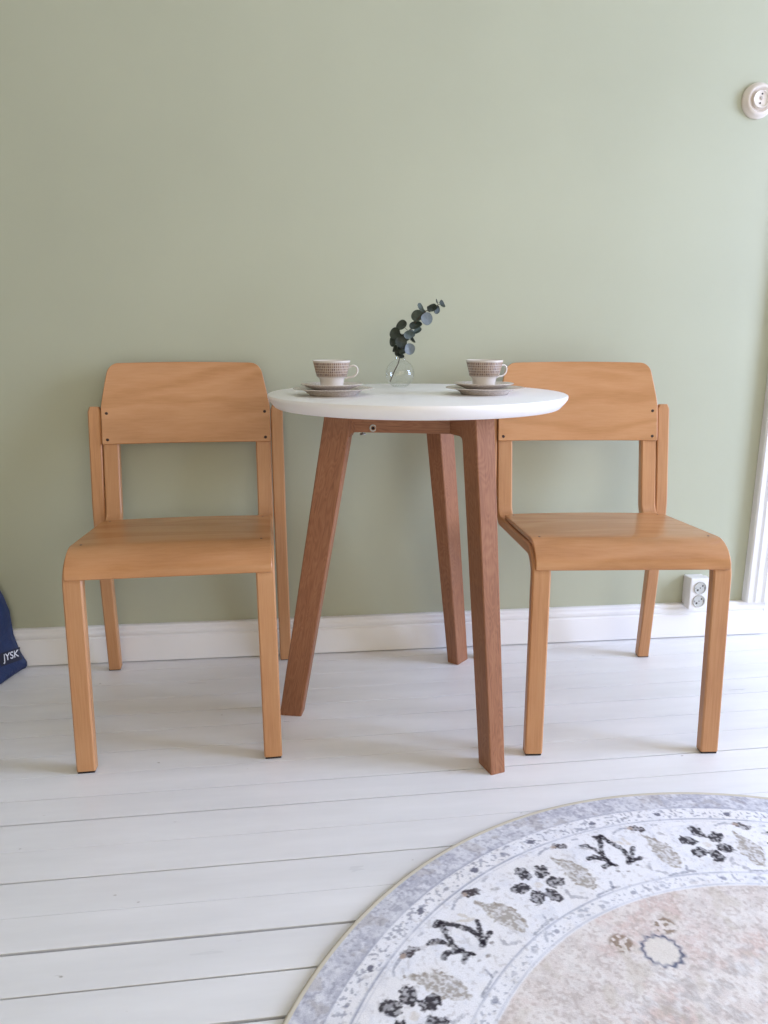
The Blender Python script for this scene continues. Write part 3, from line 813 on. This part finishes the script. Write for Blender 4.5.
# ------------------------------------------------------------------ rug
def rug():
    RC = np.array([.6270, -1.4706]); RR = .7415
    rs = np.concatenate([np.linspace(0.004, .36, 90)[:-1], np.linspace(.36, .7335, 205)])
    NA = 1900; th = np.arange(NA)*2*np.pi/NA
    Rg, Tg = np.meshgrid(rs, th, indexing='ij'); X = Rg*np.cos(Tg); Y = Rg*np.sin(Tg)
    rng = np.random.default_rng(5)
    def vnoise(x, y, s, seed):
        g = np.random.default_rng(seed).random((256, 256))
        x = x*s+64; y = y*s+64; xi = np.floor(x).astype(int); yi = np.floor(y).astype(int)
        fx = x-xi; fy = y-yi; fx = fx*fx*(3-2*fx); fy = fy*fy*(3-2*fy)
        a = g[xi % 256, yi % 256]; b = g[(xi+1) % 256, yi % 256]; c = g[xi % 256, (yi+1) % 256]; d = g[(xi+1) % 256, (yi+1) % 256]
        return (a*(1-fx)+b*fx)*(1-fy)+(c*(1-fx)+d*fx)*fy
    def fbm(s, seed, x=X, y=Y): return (vnoise(x, y, s, seed)*.5+vnoise(x, y, s*2.1, seed+1)*.3+vnoise(x, y, s*4.3, seed+2)*.2)
    sm = lambda a, b, x: np.clip((x-a)/(b-a), 0, 1)**2*(3-2*np.clip((x-a)/(b-a), 0, 1))
    S = lambda r, g, b: np.array(lin(r, g, b)[:3])
    col = np.empty(X.shape+(3,)); 
    fine = vnoise(X, Y, 330, 11); med = fbm(60, 21); slow = fbm(14, 31); slow2 = fbm(9, 41)
    white, wht2 = S(240, 240, 244), S(222, 224, 232)
    def mix(mask, c):
        nonlocal col
        col = col*(1-mask[..., None])+np.asarray(c)*mask[..., None]
    col[:] = white
    mix(sm(.5, .75, med)*.55, wht2)
    mix(sm(.52, .7, slow)*.25, S(230, 224, 216)); speck = vnoise(X, Y, 230, 15); speck2 = vnoise(X, Y, 310, 16)
    mix(sm(.74, .86, speck)*.35, S(176, 170, 168))
    # outer blue-grey border
    inb = sm(.690, .694, Rg)
    mix(inb*1, S(206, 207, 214)); mix(inb*sm(.36, .62, slow)*.75, S(180, 181, 194)); mix(inb*sm(.48, .68, med)*.7, S(226, 227, 232))
    mix(inb*sm(.55, .75, speck)*.55, S(150, 150, 166)); mix(inb*sm(.58, .8, speck2)*.4, S(232, 232, 236)); mix(inb*sm(.60, .72, fbm(40, 33))*.35, S(160, 150, 146))
    # thin lines
    wob = .0012*(med-.5)
    for r0, w, s in ((.6915, .0016, .55), (.659, .0017, .75), (.6525, .0010, .25), (.5205, .0016, .6), (.4945, .0014, .4)):
        mix(np.exp(-((Rg-r0+wob)/w)**2)*s*(.55+.45*sm(.3, .6, slow)), S(128, 136, 160))
    # narrow bands: small blue sprigs
    def blob(r0, t0, a, b, c, s, rag=.5):
        dt = (np.mod(Tg-t0+np.pi, 2*np.pi)-np.pi)*r0; dr = Rg-r0
        d = np.sqrt((dt/a)**2+(dr/b)**2)+(vnoise(X, Y, 240, 77)-.5)*rag
        mix(sm(1.15, .75, d)*s, c)
    dg = np.radians
    for k in range(66):
        t = dg(122.5+k*360/66)
        big = k % 2 == 0
        blob(.6745, t, .0072 if big else .0042, .0056 if big else .0034, S(78, 78, 98), .85 if big else .55, .9)
    mix(sm(.660, .664, Rg)*sm(.691, .687, Rg)*sm(.66, .76, vnoise(X, Y, 250, 51))*.6, S(120, 124, 144))
    mix(sm(.497, .500, Rg)*sm(.519, .516, Rg)*sm(.66, .78, vnoise(X, Y, 240, 52))*.5, S(130, 136, 156))
    for k in range(60):
        blob(.507, dg(122.36+k*6), .0052, .0042, S(118, 122, 142), .65 if k % 3 == 0 else .35)
    # motifs in the rug's own polar frame (along the band, across the band), metres
    def stroke(pts, r0, t0, w, c, s, rag=.0014, fill=False):
        dt = (np.mod(Tg-t0+np.pi, 2*np.pi)-np.pi)
        sel = (np.abs(dt)*r0 < .09) & (np.abs(Rg-r0) < .08)
        x = dt[sel]*r0; y = Rg[sel]-r0
        d = np.full(x.shape, 9.)
        for (ax, ay), (bx, by) in zip(pts, pts[1:]):
            L2 = (bx-ax)**2+(by-ay)**2+1e-12
            q = np.clip(((x-ax)*(bx-ax)+(y-ay)*(by-ay))/L2, 0, 1)
            d = np.minimum(d, np.hypot(x-ax-q*(bx-ax), y-ay-q*(by-ay)))
        if fill:
            ins = np.zeros(x.shape, bool); n_ = len(pts)
            for i in range(n_):
                (ax, ay), (bx, by) = pts[i], pts[(i+1) % n_]
                cr = ((ay > y) != (by > y)) & (x < (bx-ax)*(y-ay)/(by-ay+1e-12)+ax); ins ^= cr
            d = np.where(ins, -d, d)
        d = d+(vnoise(X[sel], Y[sel], 210, 88)-.5)*rag*2
        gr = vnoise(X[sel], Y[sel], 300, 89)
        a = sm(w*.5+.0016, w*.5-.0004, d)*s*((.35+.65*sm(.40, .58, gr)) if fill else .55+.45*sm(.22, .5, gr))
        m_ = np.zeros(X.shape); m_[sel] = a; mix(m_, c)
    dark, blue, brown, beige = S(40, 34, 42), S(116, 122, 142), S(108, 96, 86), S(196, 186, 170)
    U = .2396/640                                             # zoom unit in metres (approx.)
    rA, rR, rB, rL, rH = .5908, .5888, .642, .5776, .5305
    A_ang = [133.73, 101.68]; R_ang = [147.98, 117.08, 85.22]; B_ang = [139.81, 126.08, 108.55, 94.74, 77.69]; L_ang = [142.24, 126.12, 110.33, 93.5]
    st = 297.2/10
    for k in range(1, 10): R_ang.append(85.22-k*st)
    for k in range(10): A_ang.append(85.22-st/2-k*st)
    for k in range(18): B_ang.append(77.69-14.9*(k+1)-.3)
    for k in range(19): L_ang.append(93.5-14.85*(k+1))
    leafp = [(0.0107, 0.047), (-0.0088, 0.0262), (-0.0215, 0.0039), (-0.0168, -0.0208), (-0.0082, -0.0386), (0.0035, -0.0361), (0.0178, -0.0094), (0.0143, 0.0068), (0.0104, 0.033)]
    leafo = leafp[:5]; leafi = [(0.0107, 0.0422), (0.0049, 0.0144), (0.0049, -0.0084), (-0.0046, -0.0368)]; leafb = [(0.0401, -0.0231), (0.0435, -0.0357), (0.0231, -0.0474)]
    for i, a in enumerate(L_ang):
        stroke(leafp, rL, dg(a), 0, S(226, 220, 208), .6, .004); stroke(leafp, rL, dg(a), .002, S(150, 140, 126), .75, .005, fill=True); stroke(leafo, rL, dg(a), .0022, S(150, 140, 128), .55, .002)
        stroke(leafi, rL, dg(a), .0015, S(165, 156, 145), .5, .002); stroke(leafb, rL, dg(a), .004, S(140, 140, 150), .55, .003)
    As = [([(0.0047, 0.0488), (-0.0048, 0.0488), (-0.0088, 0.0366), (-0.0148, 0.0238), (-0.0207, 0.0087), (-0.0207, -0.0062), (-0.0153, -0.0203), (-0.0084, -0.0247)], 16), ([(-0.002, 0.0466), (0.0057, 0.03), (0.0133, 0.0184), (0.0206, 0.0033), (0.0202, -0.0124), (0.0149, -0.0211)], 15), ([(-0.0414, 0.0079), (-0.0318, -0.0035), (-0.0217, -0.016)], 13), ([(-0.0369, -0.0188), (-0.0253, -0.0199), (-0.011, -0.0243)], 14),
          ([(0.0382, 0.0382), (0.0282, 0.0349), (0.022, 0.0227), (0.0222, 0.0124)], 12), ([(0.0456, 0.0074), (0.0349, 0.0082), (0.026, -0.0001), (0.0187, -0.0075)], 17), ([(0.0341, -0.0187), (0.024, -0.0166), (0.0138, -0.0204)], 14)]
    for a in A_ang:
        stroke([(-0.0345, 0.0347), (-0.039, 0.0159), (-0.0213, 0.0288)], rA, dg(a), .004, S(214, 205, 192), .7, .002)
        for pts_, w in As: stroke(pts_, rA, dg(a), w*U*1.3, dark, .95, .0018)
        for x, y in [(0.0207, -0.0342), (0.0041, -0.0403), (-0.0206, -0.0313)]: stroke([(x, y), (x-.003, y-.001)], rA, dg(a), .003, brown, .7, .001)
    pet = [(0.0028, 0.0326), (-0.0237, 0.0197), (-0.0274, -0.0095), (-0.0032, -0.029), (0.0225, -0.0184), (0.0281, 0.0113)]
    for a in R_ang:
        for x, y in pet:
            l = math.hypot(x, y); stroke([(x*(1-.0045/l), y*(1-.0045/l)), (x*(1+.005/l), y*(1+.005/l))], rR, dg(a), .0205, dark, .95, .0034)
        stroke([(-.001, 0), (.001, 0)], rR, dg(a), .011, S(222, 216, 210), .9, .001)
    for i, a in enumerate(B_ang):
        stroke([(0.011, 0.0052), (0.0267, 0.0063), (0.0381, 0.0036), (0.0468, -0.0016)], rB, dg(a), .003, blue, .6)
        stroke([(0.0049, 0.0031), (-0.0074, -0.0024)], rB, dg(a), .0135, S(60, 48, 52), .95, .0034)
        stroke([(0.0127, 0.0047), (0.0092, 0.0043)], rB, dg(a), .006, S(190, 172, 160), .8, .001)
        stroke([(-0.0318, 0.0061), (-0.0393, 0.0054)], rB, dg(a), .003, blue, .5)
        stroke([(-0.0296, -0.0164), (-0.0398, -0.021)], rB, dg(a), .004, S(150, 146, 146), .6, .002)
    # little hooks against the inner guard line
    for k in range(24):
        t = dg(123.07+k*15-1)
        stroke([(0.0334, -0.006), (-0.0009, -0.0037), (-0.0064, 0.0099)], rH, t, .0026, blue, .65); stroke([(-0.0028, -0.0022), (-0.012, -0.0036)], rH, t, .004, S(110, 112, 128), .6)
    # inner field: worn rose beige
    fld = sm(.4925, .4885, Rg)
    base = S(222, 213, 208)
    mix(fld, base)
    wx = X+.02*(slow-.5); wy = Y+.02*(slow2-.5)
    mix(fld*sm(.48, .66, fbm(11, 65))*.6, S(214, 190, 182)); mix(fld*sm(.46, .68, fbm(26, 61, wx, wy))*.65, S(236, 231, 227))
    rot = (X*.62+Y*.78, -X*.78+Y*.62)
    streak = vnoise(rot[0]+.03*slow, rot[1]*.32, 120, 69)*.55+vnoise(rot[0]*.4, rot[1]+.03*slow2, 140, 70)*.45
    far = .35+.65*sm(.42, .33, Rg)
    mix(fld*far*sm(.52, .68, streak)*.55, S(176, 170, 168)); mix(fld*far*sm(.54, .72, fbm(75, 75))*.5, S(240, 239, 240))
    mix(fld*sm(.58, .78, speck)*.4, S(176, 160, 152)); mix(fld*sm(.58, .8, speck2)*.4, S(240, 236, 232))
    mix(fld*sm(.60, .70, fbm(22, 78))*.3, S(196, 186, 168))
    # wreaths
    for k in range(6):
        t0 = dg(109.7+60*k); cx, cy = .4012*math.cos(t0), .4012*math.sin(t0)
        dx, dy = X-cx, Y-cy; rr = np.hypot(dx, dy); an = np.arctan2(dy, dx)
        mix(sm(.026, .022, rr)*fld*.85, S(228, 222, 214))
        mix(np.exp(-((rr-.0268-.0016*np.sin(an*13+2*med))/(.0030+.0012*np.sin(an*13)))**2)*.95*(.6+.4*sm(.3, .55, speck)), S(84, 92, 118))
        for r1, t1 in ((.4363, 104.55), (.4389, 115.23)):
            tt = dg(t1+60*k); ex_, ey_ = r1*math.cos(tt), r1*math.sin(tt)
            d = np.hypot(X-ex_, Y-ey_)/.019
            mix(sm(1.1, .7, d)*sm(.48, .62, vnoise(X, Y, 210, 91))*.8, S(136, 114, 92))
    # worn-through look everywhere
    mix(sm(.60, .75, fbm(85, 95))*.35*(1-fld), S(240, 240, 244))
    # bound edge
    zt = .0075+(med-.5)*.0008
    V = np.stack([X+RC[0], Y+RC[1], zt], -1).reshape(-1, 3)
    nr = len(rs)
    edge = [(.7365, .0080), (.7395, .0078), (.7412, .0060), (.7415, .0035), (.7408, .0006), (.70, .0004)]
    ev = []
    for r, z in edge: ev.append(np.stack([RC[0]+r*np.cos(th), RC[1]+r*np.sin(th), np.full(NA, z)], -1))
    V = np.concatenate([V]+ev); tot = nr+len(edge)
    i = np.arange(tot-1)[:, None]*NA; j = np.arange(NA)[None]
    F = np.stack([i+j, i+NA+j, i+NA+(j+1) % NA, i+(j+1) % NA], -1).reshape(-1, 4)
    cen = len(V); V = np.concatenate([V, [[RC[0], RC[1], .0075]]])
    me = bpy.data.meshes.new('pile')
    ntri = NA
    nloop = F.size+ntri*3
    me.vertices.add(len(V)); me.vertices.foreach_set('co', V.ravel())
    tri = np.stack([np.full(NA, cen), np.arange(NA), (np.arange(NA)+1) % NA], -1)
    me.loops.add(nloop); me.loops.foreach_set('vertex_index', np.concatenate([F.ravel(), tri.ravel()]).astype(np.int32))
    me.polygons.add(len(F)+ntri)
    me.polygons.foreach_set('loop_start', np.concatenate([np.arange(len(F))*4, F.size+np.arange(ntri)*3]).astype(np.int32))
    mi = np.zeros(len(F)+ntri, np.int32); mi[(nr-1)*NA:len(F)] = 1
    me.polygons.foreach_set('material_index', mi)
    me.polygons.foreach_set('use_smooth', np.ones(len(F)+ntri, bool))
    me.update(calc_edges=True); me.validate()
    colv = np.ones((len(V), 4)); colv[:nr*NA, :3] = np.clip(col.reshape(-1, 3), 0, 1)
    colv[cen, :3] = col[0, 0]
    a = me.color_attributes.new('weave', 'FLOAT_COLOR', 'POINT'); a.data.foreach_set('color', colv.ravel())
    m, nt, b = mat('printed_rug_pile', rough=.95, spec=.1)
    at = nt.nodes.new('ShaderNodeAttribute'); at.attribute_name = 'weave'
    tc = nt.nodes.new('ShaderNodeTexCoord'); n = noise_tex(nt, tc.outputs['Object'], 520, 2, .6)
    r_ = ramp(nt, [(.3, (.90, .90, .90, 1)), (.7, (1.05, 1.05, 1.05, 1))]); nt.links.new(n.outputs['Fac'], r_.inputs[0])
    nt.links.new(mixc(nt, 1., at.outputs['Color'], r_.outputs[0], 'MULTIPLY'), b.inputs['Base Color'])
    bump(nt, b, n.outputs['Fac'], .25, .002)
    hem, _, _ = mat('rug_binding', lin(205, 198, 180), .9)
    me.materials.append(m); me.materials.append(hem)
    o = bpy.data.objects.new('round_rug', me); C.objects.link(o)
    tag(o, 'round faded oriental rug in grey white and rose on the white floorboards', 'rug')
rug()

# ------------------------------------------------------------------ daylight and added fill
def area(name, loc, rot, sx, sy, power, col):
    l = bpy.data.lights.new(name, 'AREA'); l.shape = 'RECTANGLE'; l.size = sx; l.size_y = sy; l.energy = power; l.color = col
    o = bpy.data.objects.new(name, l); o.location = loc; o.rotation_euler = rot; C.objects.link(o); return o
# cool skylight slants in through the right-hand window, warm fill lamp added at the opening behind the camera
a, b = WIN[0]
area('daylight_right', (X1+.36, (a+b)/2, (WZ0+WZ1)/2+.12), (0, PI/2-math.radians(18), 0), 2.2, (b-a)*1.05, 248, (.588, .695, 1.))
a, b = FILL_OPENING[0]
area('fill_behind', ((a+b)/2, Y0-.3, (FZ0+WZ1)/2+.1), (PI/2-math.radians(12), 0, 0), (b-a)*1.05, 2.2, 59, (1., .86, .64))
w = bpy.data.worlds.new('sky'); scene.world = w; w.use_nodes = True
w.node_tree.nodes['Background'].inputs[0].default_value = (.8, .9, 1, 1); w.node_tree.nodes['Background'].inputs[1].default_value = .02

# ------------------------------------------------------------------ camera
cd = bpy.data.cameras.new('camera'); cam = bpy.data.objects.new('camera', cd); C.objects.link(cam)
cam.matrix_world = Matrix.Translation(CAML) @ CAMR.to_4x4()
cd.sensor_fit = 'VERTICAL'; cd.sensor_height = 36; cd.lens = 36*f_/1024; cd.clip_start = .02
scene.camera = cam
scene.view_settings.view_transform = 'Standard'; scene.view_settings.look = 'None'
scene.view_settings.gamma = 1; scene.view_settings.use_curve_mapping = False
scene.view_settings.exposure = 0.0
scene.cycles.use_denoising = True
scene.cycles.max_bounces = 8; scene.cycles.diffuse_bounces = 6; scene.cycles.transparent_max_bounces = 16
